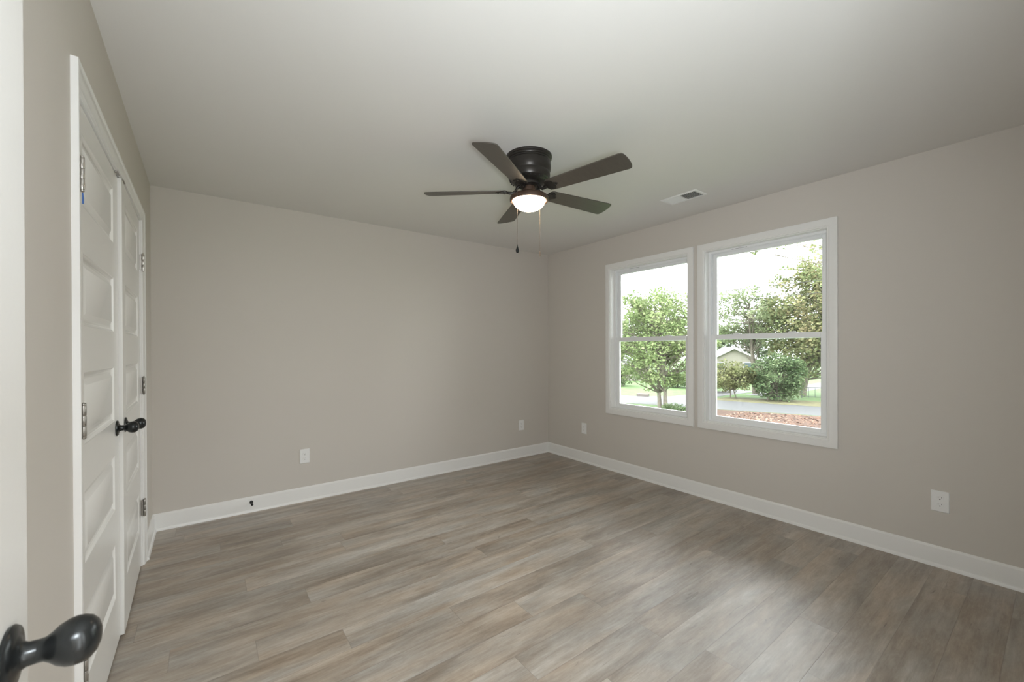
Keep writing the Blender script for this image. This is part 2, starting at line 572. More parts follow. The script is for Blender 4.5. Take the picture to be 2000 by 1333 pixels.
def hinge(parent, xk, yk, zc, d, mat_, wide=False):
    """barrel centre (xk,yk); d = +1 door extends to +y from the barrel"""
    bm = new()
    R = 0.0063
    zz = zc - 0.046
    seg = [(0, 0.030), (0.031, 0.061), (0.062, 0.092)]
    for a, b in seg:
        lathe(bm, [(R * 0.9, zz + a), (R, zz + a + 0.001), (R, zz + b - 0.001), (R * 0.9, zz + b)], (xk, yk, 0), 'z', 20)
    for zb, sg in ((zz + 0.092, 1), (zz, -1)):
        lathe(bm, [(R * 0.75, zb), (R * 1.0, zb + sg * 0.002), (R * 0.95, zb + sg * 0.005), (R * 0.5, zb + sg * 0.008), (0, zb + sg * 0.009)], (xk, yk, 0), 'z', 20)
    box(bm, XL - 0.034, yk - d * 0.0022, zz, xk, yk - d * 0.0006, zz + 0.092)
    box(bm, XL - 0.034, yk + d * 0.0006, zz, xk, yk + d * 0.0022, zz + 0.092)
    # leaf rims wrapping onto the face and the jamb, with screw recesses
    box(bm, xk - 0.0095, yk + d * 0.002, zz + 0.001, xk - 0.006, yk + d * 0.016, zz + 0.091)
    box(bm, xk - 0.0095, yk - d * 0.012, zz + 0.001, xk - 0.0045, yk - d * 0.002, zz + 0.091)
    h = link('hinge', bm, mat_, parent, smooth=True, angle=35)
    bm = new()
    for zo in (0.022, 0.066):
        lathe(bm, [(0.0, 0.0), (0.0035, 0.0), (0.0035, 0.0008), (0, 0.0008)], (xk - 0.0065, yk + d * 0.0095, zz + zo), 'x', 12)
    s = link('hinge_screw', bm, M_DARK, h, smooth=True)
    return h

DH = 2.030
def closet_door(name, hinge_y, width, d, face_x, ajar, label_, hm):
    """d=+1 opens with hinge at low y; parts built around the hinge edge then turned by ajar"""
    root = empty(name, (face_x, hinge_y, 0.013), kind='structure')
    root['label'] = label_
    bm = new()
    door_slab(bm, width, DH, 0.035)
    if d < 0:
        bmesh.ops.scale(bm, vec=(1, -1, 1), verts=bm.verts)
    s = link('door_panel', bm, M_DOOR, root, bevel=0.0012, segs=1)
    knob(root, 0, d * (width - 0.062), 0.930 if d > 0 else 0.926)
    root.rotation_euler = (0, 0, ajar)
    hz = (1.800, 1.070, 0.345)
    for k, z in enumerate(hz):
        h = hinge(None, XL + 0.011, hinge_y + (-0.002 if d > 0 else 0.002), z, d, hm[k])
        h.parent = root
        h.matrix_parent_inverse = (Matrix.Translation(root.location) @ Matrix.Rotation(ajar, 4, 'Z')).inverted()
        for c in [c for c in bpy.data.objects if c.parent == h]:
            pass
    return root
MID = (CY0 + CY1) / 2
d1 = closet_door('door_1', CY0 + 0.006, MID - CY0 - 0.008, 1, XL - 0.006, 0.0, 'near white five panel closet door', (M_NICKEL, M_NICKEL_DK, M_NICKEL_DK))
d2 = closet_door('door_2', CY1 - 0.006, CY1 - MID - 0.008, -1, XL - 0.006, 0.018, 'far white five panel closet door standing slightly ajar', (M_NICKEL, M_NICKEL_DK, M_NICKEL_DK))

# ball catch plates under the closet head
for yy, nm in ((MID - 0.045, 'near'), (MID + 0.065, 'far')):
    root = empty('ball_catch', (XL - (0.008 if nm == 'near' else 0.001), yy, CZ1 - 0.004), 'small metal ball catch under closet head, above the %s closet door' % nm, 'door catch', 'ball catches above the closet doors')
    bm = new()
    box(bm, -0.012, -0.028, -0.0035, 0.0125, 0.028, 0)
    link('strike_plate', bm, M_NICKEL_DK, root, bevel=0.001)
    bm = new()
    lathe(bm, [(0.0, -0.008), (0.0045, -0.006), (0.006, -0.0025)], (0, 0, 0), 'z', 16)
    link('catch_ball', bm, M_NICKEL, root, smooth=True)

# scrap of blue tape on the near door
bm = new()
tp = [(0, -0.012), (0.020, -0.008), (0.024, 0.010), (0.016, 0.026), (0.002, 0.030)]
a = [bm.verts.new((0.0005, y, z)) for y, z in tp]
b = [bm.verts.new((0.0009, y, z)) for y, z in tp]
bm.faces.new(a); bm.faces.new(b[::-1])
for i in range(5):
    bm.faces.new((a[i], a[(i + 1) % 5], b[(i + 1) % 5], b[i]))
o = link('tape_scrap', bm, M_TAPE)
o.location = (XL - 0.0063, 1.838, 1.750)
tag(o, 'scrap of blue painter tape below the top hinge of the near closet door', 'tape')

# ------------------------------------------------------------------ entry door, swung open beside the camera
XD = -0.170
root = empty('door_3', (XD, YF + 0.030, 0.013), kind='structure')
root['label'] = 'open white entry door at the left edge, seen edge on'
bm = new()
door_slab(bm, 0.762, DH, 0.035)
link('door_panel', bm, M_DOOR, root, bevel=0.0012, segs=1)
knob(root, 0, 0.762 - 0.066, 0.935, 1, 1.0, 'black egg shaped knob close to the camera')
knob(root, -0.035, 0.762 - 0.066, 0.935, -1, 0.98)
bm = new()
box(bm, -0.030, 0.7615, 0.905, -0.005, 0.7632, 0.965)
link('latch_plate', bm, M_BLACKMETAL, root)

# ------------------------------------------------------------------ windows
def window(idx, W, name):
    y0, y1, z0, z1 = W['y0'], W['y1'], W['z0'], W['z1']
    root = empty('window_%d' % idx, (XR, (y0 + y1) / 2, z0), kind='structure')
    inv = Matrix.Translation(root.location).inverted()
    def add(nm, bm, m, parent=root, **k):
        o = link(nm, bm, m, None, **k)
        o.parent = parent
        o.matrix_parent_inverse = inv if parent is root else Matrix.Identity(4)
        if parent is not root:
            o.matrix_parent_inverse = inv @ Matrix.Identity(4)
            o.matrix_parent_inverse = (parent.matrix_parent_inverse.inverted() @ inv) if False else Matrix.Identity(4)
        return o
    # casing, picture framed
    bm = new()
    P = [(0, 0), (0.017, 0), (0.018, 0.003), (0.018, CW - 0.012), (0.0145, CW - 0.008), (0.0145, CW), (0, CW)]
    a, b_, c, d_ = y0 + 0.0 - CW, y1 + CW, z0 - CW, z1 + CW
    pth = [((XR, a, c), (0, 1, 1)), ((XR, b_, c), (0, -1, 1)), ((XR, b_, d_), (0, -1, -1)), ((XR, a, d_), (0, 1, -1)), ((XR, a, c), (0, 1, 1))]
    sweep_rect(bm, P, pth, (-1, 0, 0))
    bmesh.ops.remove_doubles(bm, verts=bm.verts, dist=1e-5)
    add('casing', bm, M_TRIM, smooth=True, angle=25)
    # jamb extension lining
    def ringbox(bm, x0, x1, a, b, c, d, t, tb=None, tt=None):
        tb = t if tb is None else tb
        tt = t if tt is None else tt
        box(bm, x0, a, c, x1, a + t, d)
        box(bm, x0, b - t, c, x1, b, d)
        box(bm, x0, a + t, c, x1, b - t, c + tb)
        box(bm, x0, a + t, d - tt, x1, b - t, d)
    bm = new()
    ringbox(bm, XR - 0.001, XR + 0.053, y0, y1, z0, z1, 0.006)
    add('jamb', bm, M_TRIM)
    # vinyl master frame with stepped tracks
    bm = new()
    i0, i1, k0, k1 = y0 + 0.002, y1 - 0.002, z0 + 0.002, z1 - 0.002
    ringbox(bm, XR + 0.053, XR + 0.060, i0, i1, k0, k1, 0.022, 0.020, 0.022)
    ringbox(bm, XR + 0.060, XR + 0.078, i0, i1, k0, k1, 0.016, 0.012, 0.018)
    ringbox(bm, XR + 0.078, XR + 0.084, i0, i1, k0, k1, 0.027, 0.022, 0.024)
    ringbox(bm, XR + 0.084, XR + 0.128, i0, i1, k0, k1, 0.016, 0.012, 0.018)
    add('window_frame', bm, M_VINYL, bevel=0.001, segs=1)
    zm = 1.3715
    # lower sash (room side)
    bm = new()
    lx0, lx1 = XR + 0.0615, XR + 0.077
    s = 0.040
    la, lb, lc, ld = i0 + 0.018, i1 - 0.018, k0 + 0.013, zm + 0.022
    box(bm, lx0, la, lc, lx1 + 0.010, la + s, ld)
    box(bm, lx0, lb - s, lc, lx1 + 0.010, lb, ld)
    box(bm, lx0, la + s, lc, lx1 + 0.010, lb - s, lc + 0.036)
    box(bm, lx0, la + s, ld - 0.040, lx1 + 0.010, lb - s, ld)
    box(bm, lx0 - 0.006, la + 0.1, lc + 0.006, lx0, lb - 0.1, lc + 0.012)          # lift rail
    ls = add('lower_sash', bm, M_VINYL, bevel=0.002)
    bm = new()
    box(bm, lx0 + 0.008, la + s - 0.003, lc + 0.033, lx0 + 0.011, lb - s + 0.003, ld - 0.037)
    add('lower_pane', bm, M_GLASS)
    # upper sash (outer track)
    bm = new()
    ux0 = XR + 0.0895
    ua, ub, uc, ud = i0 + 0.018, i1 - 0.018, zm - 0.020, k1 - 0.018
    box(bm, ux0, ua, uc, ux0 + 0.026, ua + s, ud)
    box(bm, ux0, ub - s, uc, ux0 + 0.026, ub, ud)
    box(bm, ux0, ua + s, uc, ux0 + 0.026, ub - s, uc + 0.036)
    box(bm, ux0, ua + s, ud - 0.030, ux0 + 0.026, ub - s, ud)
    add('upper_sash', bm, M_VINYL, bevel=0.002)
    bm = new()
    box(bm, ux0 + 0.009, ua + s - 0.003, uc + 0.033, ux0 + 0.012, ub - s + 0.003, ud - 0.027)
    add('upper_pane', bm, M_GLASS)
    # two cam locks on the meeting rail
    for fy in (0.27, 0.73):
        yy = y0 + (y1 - y0) * fy
        bm = new()
        box(bm, lx0 + 0.001, yy - 0.030, ld, lx0 + 0.022, yy + 0.030, ld + 0.004)
        box(bm, lx0 + 0.004, yy - 0.016, ld + 0.004, lx0 + 0.018, yy + 0.016, ld + 0.010)
        box(bm, lx0 - 0.002, yy - 0.010, ld + 0.006, lx0 + 0.010, yy + 0.026, ld + 0.010)
        add('sash_lock', bm, M_VINYL, bevel=0.0015)
    # vent limit slots in the head
    bm = new()
    yc = y1 - 0.26
    box(bm, XR + 0.0524, yc - 0.06, z1 - 0.0165, XR + 0.0532, yc + 0.06, z1 - 0.0145)
    add('head_slot', bm, M_DARK)
    return root
window(1, W1, 'left')
window(2, W2, 'right')

# ------------------------------------------------------------------ wall outlets
def outlet(loc, rotz, label, group, w=0.074, h=0.121, duplex=True):
    """local: plate faces -y"""
    r = empty('wall_outlet', loc, label, 'outlet', group, rotz=rotz)
    bm = new()
    v = []
    b0 = [(-w/2, 0, -h/2), (w/2, 0, -h/2), (w/2, 0, h/2), (-w/2, 0, h/2)]
    e1 = [(x * 1.0, -0.003, z * 1.0) for x, _, z in b0]
    e2 = [(x * 0.93, -0.0062, z * 0.955) for x, _, z in b0]
    rings = [[bm.verts.new(p) for p in q] for q in (b0, e1, e2)]
    for A, B in zip(rings, rings[1:]):
        for i in range(4):
            bm.faces.new((A[i], A[(i + 1) % 4], B[(i + 1) % 4], B[i]))
    bm.faces.new(rings[0][::-1]); bm.faces.new(rings[-1])
    link('cover_plate', bm, M_PLATE, r, bevel=0.0008, segs=1)
    if duplex:
        for zc in (0.0195, -0.0195):
            bm = new()
            n = 28
            pts = []
            for i in range(n):
                a = 2 * PI * i / n
                x, z = 0.0172 * math.cos(a), 0.0172 * math.sin(a)
                z = max(-0.0125, min(0.0125, z))
                pts.append((x, z))
            A = [bm.verts.new((x, -0.0062, zc + z)) for x, z in pts]
            B = [bm.verts.new((x * 0.97, -0.0085, zc + z * 0.97)) for x, z in pts]
            for i in range(n):
                bm.faces.new((A[i], A[(i + 1) % n], B[(i + 1) % n], B[i]))
            bm.faces.new(B); bm.faces.new(A[::-1])
            rc = link('receptacle', bm, M_PLATE, r, smooth=True, angle=30)
            bm = new()
            box(bm, -0.0078, -0.0088, zc + 0.0005, -0.0058, -0.0084, zc + 0.0085)
            box(bm, 0.0058, -0.0088, zc + 0.0015, 0.0074, -0.0084, zc + 0.0080)
            lathe(bm, [(0, -0.0088), (0.0026, -0.0088), (0.0026, -0.0084), (0, -0.0084)], (0, 0, zc - 0.0068), 'y', 14)
            link('plug_slots', bm, M_DARK, rc)
        zs = (0.0,)
    else:
        bm = new()
        box(bm, -0.0165, -0.0078, -0.0335, 0.0165, -0.0062, 0.0335)
        link('receptacle', bm, M_PLATE, r, bevel=0.001)
        zs = (0.047, -0.047)
    for z in zs:
        bm = new()
        lathe(bm, [(0, -0.0076), (0.0026, -0.0072), (0.003, -0.0058), (0, -0.0058)], (0, 0, z), 'y', 14)
        link('plate_screw', bm, M_PLATE, r, smooth=True)
    return r
outlet((0.681, YB, 0.378), 0, 'white double outlet on the long blank wall above the door stop', 'duplex wall outlets', w=0.076)
outlet((3.006, YB, 0.377), 0, 'small pale outlet on the blank wall, just left of the room corner', 'duplex wall outlets', w=0.072)
outlet((XR, 3.245, 0.380), -PI / 2, 'pale outlet on the window wall between room corner and left window', 'duplex wall outlets', w=0.072)
outlet((XR, 0.437, 0.382), -PI / 2, 'large looking white double outlet on the wall right of both windows', 'duplex wall outlets', w=0.076)

# ------------------------------------------------------------------ door stop on the back baseboard
r = empty('door_stop', (0.296, YB - 0.0135, 0.078), 'small black door stop screwed to the white baseboard', 'door stop')
bm = new()
lathe(bm, [(0, 0), (0.0125, 0), (0.012, -0.004), (0.006, -0.008), (0, -0.008)], (0, 0, 0), 'y', 24)
link('stop_base', bm, M_BLACKMETAL, r, smooth=True, angle=40)
bm = new()
lathe(bm, [(0, -0.006), (0.0048, -0.006), (0.0048, -0.060), (0, -0.060)], (0, 0, 0), 'y', 20)
link('stop_rod', bm, M_BLACKMETAL, r, smooth=True, angle=40)
bm = new()
lathe(bm, [(0, -0.058), (0.0085, -0.058), (0.0088, -0.070), (0.006, -0.075), (0, -0.076)], (0, 0, 0), 'y', 20)
link('rubber_tip', bm, M_RUBBER, r, smooth=True, angle=40)

# ------------------------------------------------------------------ ceiling register
VX0, VX1, VY0, VY1 = 2.876, 3.040, 1.612, 1.906
r = empty('ceiling_vent', ((VX0 + VX1) / 2, (VY0 + VY1) / 2, H), 'white slatted air vent in the ceiling between fan and windows', 'air vent')
hx, hy = (VX1 - VX0) / 2, (VY1 - VY0) / 2
bm = new()
def vring(x, y, z):
    return [bm.verts.new(p) for p in ((-x, -y, z), (x, -y, z), (x, y, z), (-x, y, z))]
R = [vring(hx, hy, -0.0005), vring(hx, hy, -0.002), vring(hx - 0.006, hy - 0.006, -0.006), vring(hx - 0.020, hy - 0.020, -0.0065), vring(hx - 0.021, hy - 0.021, -0.0005)]
for A, B in zip(R, R[1:]):
    for i in range(4):
        bm.faces.new((A[i], A[(i + 1) % 4], B[(i + 1) % 4], B[i]))
box(bm, -hx + 0.02, -0.004, -0.006, hx - 0.02, 0.004, -0.001)
link('vent_frame', bm, M_TRIM, r)
bm = new()
box(bm, -hx + 0.015, -hy + 0.015, -0.0010, hx - 0.015, hy - 0.015, -0.0002)
link('duct_opening', bm, M_DARK, r)
n = 11
for half in (0, 1):
    for i in range(n):
        y = (-hy + 0.021 + (hy - 0.027) * (i + 0.5) / n) if half == 0 else (0.006 + (hy - 0.027) * (i + 0.5) / n)
        bm = new()
        w, t = 0.0042, 0.0005
        ang = math.radians(48 if half == 0 else -48)
        vv = []
        for xx in (-hx + 0.020, hx - 0.020):
            for (a, b_) in ((-w, -t), (w, -t), (w, t), (-w, t)):
                vv.append(bm.verts.new((xx, y + a * math.cos(ang) - b_ * math.sin(ang), -0.0045 + a * math.sin(ang) + b_ * math.cos(ang))))
        for q in ((0, 1, 2, 3), (7, 6, 5, 4), (0, 4, 5, 1), (1, 5, 6, 2), (2, 6, 7, 3), (3, 7, 4, 0)):
            bm.faces.new([vv[k] for k in q])
        link('slat', bm, M_TRIM, r)

# ------------------------------------------------------------------ ceiling fan
FX, FY = 1.585, 1.945
fan = empty('ceiling_fan', (FX, FY, H), 'dark bronze five blade ceiling fan with a lit bowl lamp', 'ceiling fan')
bm = new()
lathe(bm, [(0, 0), (0.139, 0), (0.1395, -0.008), (0.138, -0.013), (0.134, -0.015), (0.134, -0.021), (0.1325, -0.024), (0.128, -0.026), (0.128, -0.034)], (0, 0, 0), 'z', 72, close=False)
lathe(bm, [(0.126, -0.032), (0.131, -0.040), (0.132, -0.060), (0.131, -0.085), (0.127, -0.092), (0.125, -0.100), (0.127, -0.108), (0.127, -0.124), (0.120, -0.140), (0.104, -0.152), (0.080, -0.158), (0.0, -0.160)], (0, 0, 0), 'z', 72, close=False)
link('motor_housing', bm, M_FANMETAL, fan, smooth=True, angle=28)
bm = new()
for k in range(26):
    a = 2 * PI * k / 26
    ca, sa = math.cos(a), math.sin(a)
    for (rr, zz) in ((0.112, -0.1478),):
        lathe(bm, [(0, zz - 0.0025), (0.0045, zz - 0.0022), (0.0045, zz + 0.002)], (rr * ca, rr * sa, 0), 'z', 8, close=False)
link('housing_vents', bm, M_DARK, fan, smooth=True)
# rotating hub disc below the motor
bm = new()
lathe(bm, [(0, -0.158), (0.070, -0.158), (0.072, -0.166), (0.070, -0.176), (0.052, -0.180), (0.0, -0.180)], (0, 0, 0), 'z', 48)
link('hub', bm, M_FANMETAL, fan, smooth=True, angle=35)
# neck and switch housing
bm = new()
lathe(bm, [(0, -0.178), (0.036, -0.178), (0.037, -0.182), (0.036, -0.208), (0.042, -0.212), (0.060, -0.217), (0.062, -0.220), (0.0, -0.221)], (0, 0, 0), 'z', 48)
link('switch_housing', bm, M_RING, fan, smooth=True, angle=35)
bm = new()
lathe(bm, [(0.0, -0.219), (0.060, -0.219), (0.092, -0.228), (0.110, -0.238), (0.1165, -0.246), (0.1175, -0.258), (0.1160, -0.2655), (0.1110, -0.2690), (0.1040, -0.2680), (0.0970, -0.2600), (0.085, -0.250), (0.0, -0.246)], (0, 0, 0), 'z', 72, close=False)
link('fitter_ring', bm, M_RING, fan, smooth=True, angle=40)
bm = new()
prof = []
for i in range(15):
    a = i / 14 * PI / 2
    prof.append((0.0955 * math.cos(a), -0.266 - 0.059 * math.sin(a)))
lathe(bm, [(0.0, -0.262), (0.0955, -0.262)] + prof, (0, 0, 0), 'z', 64, close=False)
link('light_bowl', bm, M_BOWL, fan, smooth=True, angle=60, label='glowing frosted glass bowl')
for k in range(3):
    a = 2 * PI * k / 3 + 0.5
    bm = new()
    lathe(bm, [(0, 0), (0.004, -0.001), (0.004, -0.006), (0, -0.007)], (0.112 * math.cos(a), 0.112 * math.sin(a), -0.2745), 'z', 12)
    link('thumb_screw', bm, M_RING, fan, smooth=True)

BZ = 2.235 - H
PIT = 0.22
def blade_outline():
    r0, r1 = 0.132, 0.640
    w0, w1 = 0.052, 0.0685
    pts = []
    # root end, rounded
    n = 10
    for i in range(n + 1):
        a = PI / 2 + PI * i / n
        pts.append((r0 + 0.028 + 0.028 * math.cos(a), -w0 * math.copysign(abs(math.sin(a)) ** 0.7, -math.sin(a)) * 1.0))
    pts = [(x, y) for x, y in pts]
    out = []
    for x, y in pts:
        out.append((x, y))
    # lower edge to tip
    tip = []
    m = 14
    for i in range(m + 1):
        a = -PI / 2 + PI * i / m
        x = r1 - 0.030 + 0.030 * math.cos(a) ** 0.55 if math.cos(a) > 1e-6 else r1 - 0.030
        tip.append((x, w1 * math.sin(a)))
    return out + tip
def make_blade(ang):
    out = blade_outline()
    bm = new()
    th = 0.0028
    cp, sp = math.cos(PIT), math.sin(PIT)
    c, s = math.cos(ang), math.sin(ang)
    def P(x, y, z):
        # +t side lower; slight camber
        yy, zz = y * cp + z * sp, -y * sp + z * cp
        return (x * c - yy * s, x * s + yy * c, BZ + zz)
    A = [bm.verts.new(P(x, y, -th)) for x, y in out]
    B = [bm.verts.new(P(x, y, th)) for x, y in out]
    n = len(out)
    for i in range(n):
        bm.faces.new((A[i], A[(i + 1) % n], B[(i + 1) % n], B[i]))
    bm.faces.new(A[::-1]); bm.faces.new(B)
    b = link('blade', bm, M_BLADE, fan, bevel=0.0012, segs=2, angle=30)
    # blade iron: curved arm + foot plate under the blade
    bm = new()
    pl = []
    for q in ((0.108, 0.010), (0.126, 0.016), (0.138, 0.040), (0.160, 0.044), (0.178, 0.034), (0.182, 0.016), (0.200, 0.008)):
        pl.append(q)
    poly = pl + [(0.206, 0.0)] + [(x, -y) for x, y in pl[::-1]]
    A = [bm.verts.new(P(x, y, -th - 0.0042)) for x, y in poly]
    B = [bm.verts.new(P(x, y, -th - 0.0002)) for x, y in poly]
    n = len(poly)
    for i in range(n):
        bm.faces.new((A[i], A[(i + 1) % n], B[(i + 1) % n], B[i]))
    bm.faces.new(A[::-1]); bm.faces.new(B)
    path = [(0.050, 0, 0.034), (0.060, 0, 0.032), (0.072, 0, 0.020), (0.084, 0, 0.000), (0.098, 0, -0.010), (0.116, 0, -0.009), (0.136, 0, -0.006)]
    def Q(x, y, z):
        return (x * c - y * s, x * s + y * c, BZ + z)
    tube(bm, [Q(x, y - 0.0, z) for x, y, z in path], [0.010, 0.010, 0.0085, 0.0085, 0.0085, 0.009, 0.008], 12)
    ir = link('blade_arm', bm, M_FANMETAL, b, smooth=True, angle=40)
    bm = new()
    for (x, y) in ((0.153, 0.028), (0.153, -0.028), (0.190, 0.0)):
        p = P(x, y, -th - 0.006)
        bm = new()
        lathe(bm, [(0, -0.0015), (0.004, -0.001), (0.0045, 0.003)], p, 'z', 10, close=False)
        link('blade_screw', bm, M_BLACKMETAL, b, smooth=True)
for k in range(5):
    make_blade(-2.597 + 2 * PI * k / 5)
# pull chains, one each side of the switch housing
def chain(px, py, z0, zj, z1, lbl):
    bm = new()
    tube(bm, [(px, py, z0), (px, py, (z0 + zj) / 2), (px, py, zj)], 0.0013, 6)
    tube(bm, [(px, py, zj), (px, py, z1)], 0.0011, 6)
    lathe(bm, [(0, -0.004), (0.0028, -0.002), (0.0028, 0.003), (0, 0.006)], (px, py, zj), 'z', 10)
    # little elbow out of the switch housing
    d = Vector((px, py, 0)).normalized()
    tube(bm, [(d.x * 0.112, d.y * 0.112, z0 + 0.004), (px, py, z0)], 0.0022, 6)
    c = link('pull_chain', bm, M_CHAIN, fan, smooth=True)
    return c
# chain axes: offset sideways from the fan axis as seen on the ring
s1 = Vector((-0.1150, -0.0310, 0))
s2 = Vector((0.1130, 0.0320, 0))
c1 = chain(s1.x, s1.y, -0.232, 2.085 - H, 1.880 - H, None)
bm = new()
lathe(bm, [(0, 0.012), (0.0018, 0.010), (0.0022, 0.002), (0.004, -0.004), (0.0085, -0.018), (0.0098, -0.026), (0.0085, -0.034), (0.004, -0.038), (0, -0.0385)], (s1.x, s1.y, 1.878 - H), 'z', 24)
link('pull_knob', bm, M_BLACKMETAL, c1, smooth=True, label='black teardrop pull')
c2 = chain(s2.x, s2.y, -0.232, 2.068 - H, 1.895 - H, None)
bm = new()
lathe(bm, [(0, 0.002), (0.0016, 0.0), (0.0030, -0.012), (0.0034, -0.026), (0.0018, -0.036), (0, -0.037)], (s2.x, s2.y, 1.892 - H), 'z', 16)
link('pull_knob', bm, M_CHAIN, c2, smooth=True)

# ================================================================== OUTSIDE
G = -2.3
def ground_mat(name, c1, c2, scale, rough=0.9, c3=None):
    c1, c2, c3 = [None if c is None else tuple(v * 0.66 for v in c) for c in (c1, c2, c3)]
    m = bpy.data.materials.new(name)
    m.use_nodes = True
    nt = m.node_tree
    b = nt.nodes['Principled BSDF']
    b.inputs['Roughness'].default_value = rough
    tc = nt.nodes.new('ShaderNodeTexCoord')
    n = nt.nodes.new('ShaderNodeTexNoise')
    n.inputs['Scale'].default_value = scale
    n.inputs['Detail'].default_value = 7
    n.inputs['Roughness'].default_value = 0.7
    r = nt.nodes.new('ShaderNodeValToRGB')
    r.color_ramp.elements[0].position = 0.36; r.color_ramp.elements[0].color = (*c1, 1)
    r.color_ramp.elements[1].position = 0.64; r.color_ramp.elements[1].color = (*c2, 1)
    if c3:
        e = r.color_ramp.elements.new(0.5); e.color = (*c3, 1)
    nt.links.new(tc.outputs['Object'], n.inputs['Vector'])
    nt.links.new(n.outputs['Fac'], r.inputs['Fac'])
    nt.links.new(r.outputs['Color'], b.inputs['Base Color'])
    return m
M_LAWN = ground_mat('lawn_grass', (0.10, 0.20, 0.055), (0.19, 0.29, 0.10), 2.5)
M_ROAD = ground_mat('pale_asphalt', (0.115, 0.117, 0.12), (0.15, 0.152, 0.155), 6, 0.6)
M_PAD = ground_mat('pale_gravel', (0.19, 0.19, 0.19), (0.26, 0.26, 0.26), 4, 0.8)
M_DIRT = ground_mat('red_mulch', (0.05, 0.026, 0.016), (0.165, 0.092, 0.058), 5, 0.95, (0.115, 0.060, 0.037))
M_VERGE = ground_mat('dry_verge_grass', (0.13, 0.11, 0.05), (0.26, 0.25, 0.12), 3)
M_BRICK = mat('weathered_stone', (0.17, 0.15, 0.13), 0.9, var=0.3, vscale=8)

def flat(name, pts, z0, z1, m, kind='structure'):
    bm = new()
    a = [bm.verts.new((x, y, z0)) for x, y in pts]
    b = [bm.verts.new((x, y, z1)) for x, y in pts]
    n = len(pts)
    for i in range(n):
        bm.faces.new((a[i], a[(i + 1) % n], b[(i + 1) % n], b[i]))
    bm.faces.new(a[::-1]); bm.faces.new(b)
    return link(name, bm, m, kind=kind)
flat('lawn', [(3.8, -60), (140, -60), (140, 150), (3.8, 150)], G - 0.3, G, M_LAWN)
# street runs past the windows
flat('street', [(30.0, -4.0), (34.8, -4.0), (28.9, 11.6), (28.0, 15.4), (23.1, 15.4), (24.1, 12.3), (25.6, 8.6)], G - 0.05, G + 0.012, M_ROAD)
flat('driveway', [(23.1, 15.4), (22.1, 17.2), (21.0, 24.0), (25.3, 24.5), (25.6, 19.6), (27.7, 17.5), (36.5, 17.0), (36.5, 15.2), (28.0, 15.4)], G - 0.05, G + 0.014, M_PAD)
flat('mulch_bed', [(14.0, -6.0), (28.6, -4.0), (25.5, 8.2), (24.0, 12.0), (23.2, 13.6), (20.5, 11.6), (18.0, 7.0)], G - 0.05, G + 0.02, M_DIRT)
flat('verge', [(34.9, -4.0), (37.6, -4.0), (31.8, 12.4), (30.6, 14.6), (28.1, 15.0), (29.0, 11.6)], G - 0.05, G + 0.018, M_VERGE)
flat('far_lane', [(33.5, 12.5), (60, 13.5), (60, 15.2), (33.0, 14.6)], G - 0.05, G + 0.02, M_PAD)

def leaf_mat(name, cols, trans=0.35):
    cols = [tuple(0.73 * (0.76 * v + 0.24 * (0.3 * c[0] + 0.6 * c[1] + 0.1 * c[2])) for v in c) for c in cols]  # greyed towards luminance: outdoor haze is put into the leaf colour
    m = bpy.data.materials.new(name)
    m.use_nodes = True
    nt = m.node_tree
    nt.nodes.clear()
    L = nt.links.new
    out = nt.nodes.new('ShaderNodeOutputMaterial')
    geo = nt.nodes.new('ShaderNodeNewGeometry')
    tc = nt.nodes.new('ShaderNodeTexCoord')
    n = nt.nodes.new('ShaderNodeTexNoise')
    n.inputs['Scale'].default_value = 0.55
    n.inputs['Detail'].default_value = 2
    L(tc.outputs['Object'], n.inputs['Vector'])
    ad = nt.nodes.new('ShaderNodeMath'); ad.operation = 'MULTIPLY_ADD'
    L(geo.outputs['Random Per Island'], ad.inputs[0]); ad.inputs[1].default_value = 0.55
    sb = nt.nodes.new('ShaderNodeMath'); sb.operation = 'MULTIPLY_ADD'
    L(n.outputs['Fac'], sb.inputs[0]); sb.inputs[1].default_value = 1.5; sb.inputs[2].default_value = -0.52
    L(sb.outputs[0], ad.inputs[2])
    r = nt.nodes.new('ShaderNodeValToRGB')
    e = r.color_ramp.elements
    e[0].position = 0.0; e[0].color = (*cols[0], 1)
    e[1].position = 1.0; e[1].color = (*cols[-1], 1)
    for i, c in enumerate(cols[1:-1]):
        x = e.new((i + 1) / (len(cols) - 1)); x.color = (*c, 1)
    L(ad.outputs[0], r.inputs['Fac'])
    d = nt.nodes.new('ShaderNodeBsdfDiffuse')
    t = nt.nodes.new('ShaderNodeBsdfTranslucent')
    L(r.outputs['Color'], d.inputs['Color']); L(r.outputs['Color'], t.inputs['Color'])
    mx = nt.nodes.new('ShaderNodeMixShader'); mx.inputs['Fac'].default_value = trans
    L(d.outputs[0], mx.inputs[1]); L(t.outputs[0], mx.inputs[2])
    L(mx.outputs[0], out.inputs['Surface'])
    return m
LM_MAPLE = leaf_mat('maple_leaves', [(0.12, 0.19, 0.06), (0.22, 0.32, 0.09), (0.34, 0.44, 0.15), (0.44, 0.48, 0.20)])
LM_AUTUMN = leaf_mat('turning_leaves', [(0.13, 0.19, 0.07), (0.24, 0.31, 0.11), (0.36, 0.36, 0.14), (0.46, 0.36, 0.17)])
LM_GREEN = leaf_mat('shrub_leaves', [(0.07, 0.13, 0.055), (0.12, 0.20, 0.07), (0.22, 0.32, 0.12), (0.30, 0.38, 0.16)])
LM_YELLOW = leaf_mat('yellow_green_leaves', [(0.15, 0.19, 0.06), (0.28, 0.31, 0.10), (0.36, 0.37, 0.14), (0.42, 0.30, 0.16)])
LM_AIRY = leaf_mat('airy_leaves', [(0.13, 0.19, 0.085), (0.22, 0.30, 0.12), (0.32, 0.40, 0.18), (0.42, 0.44, 0.24)])
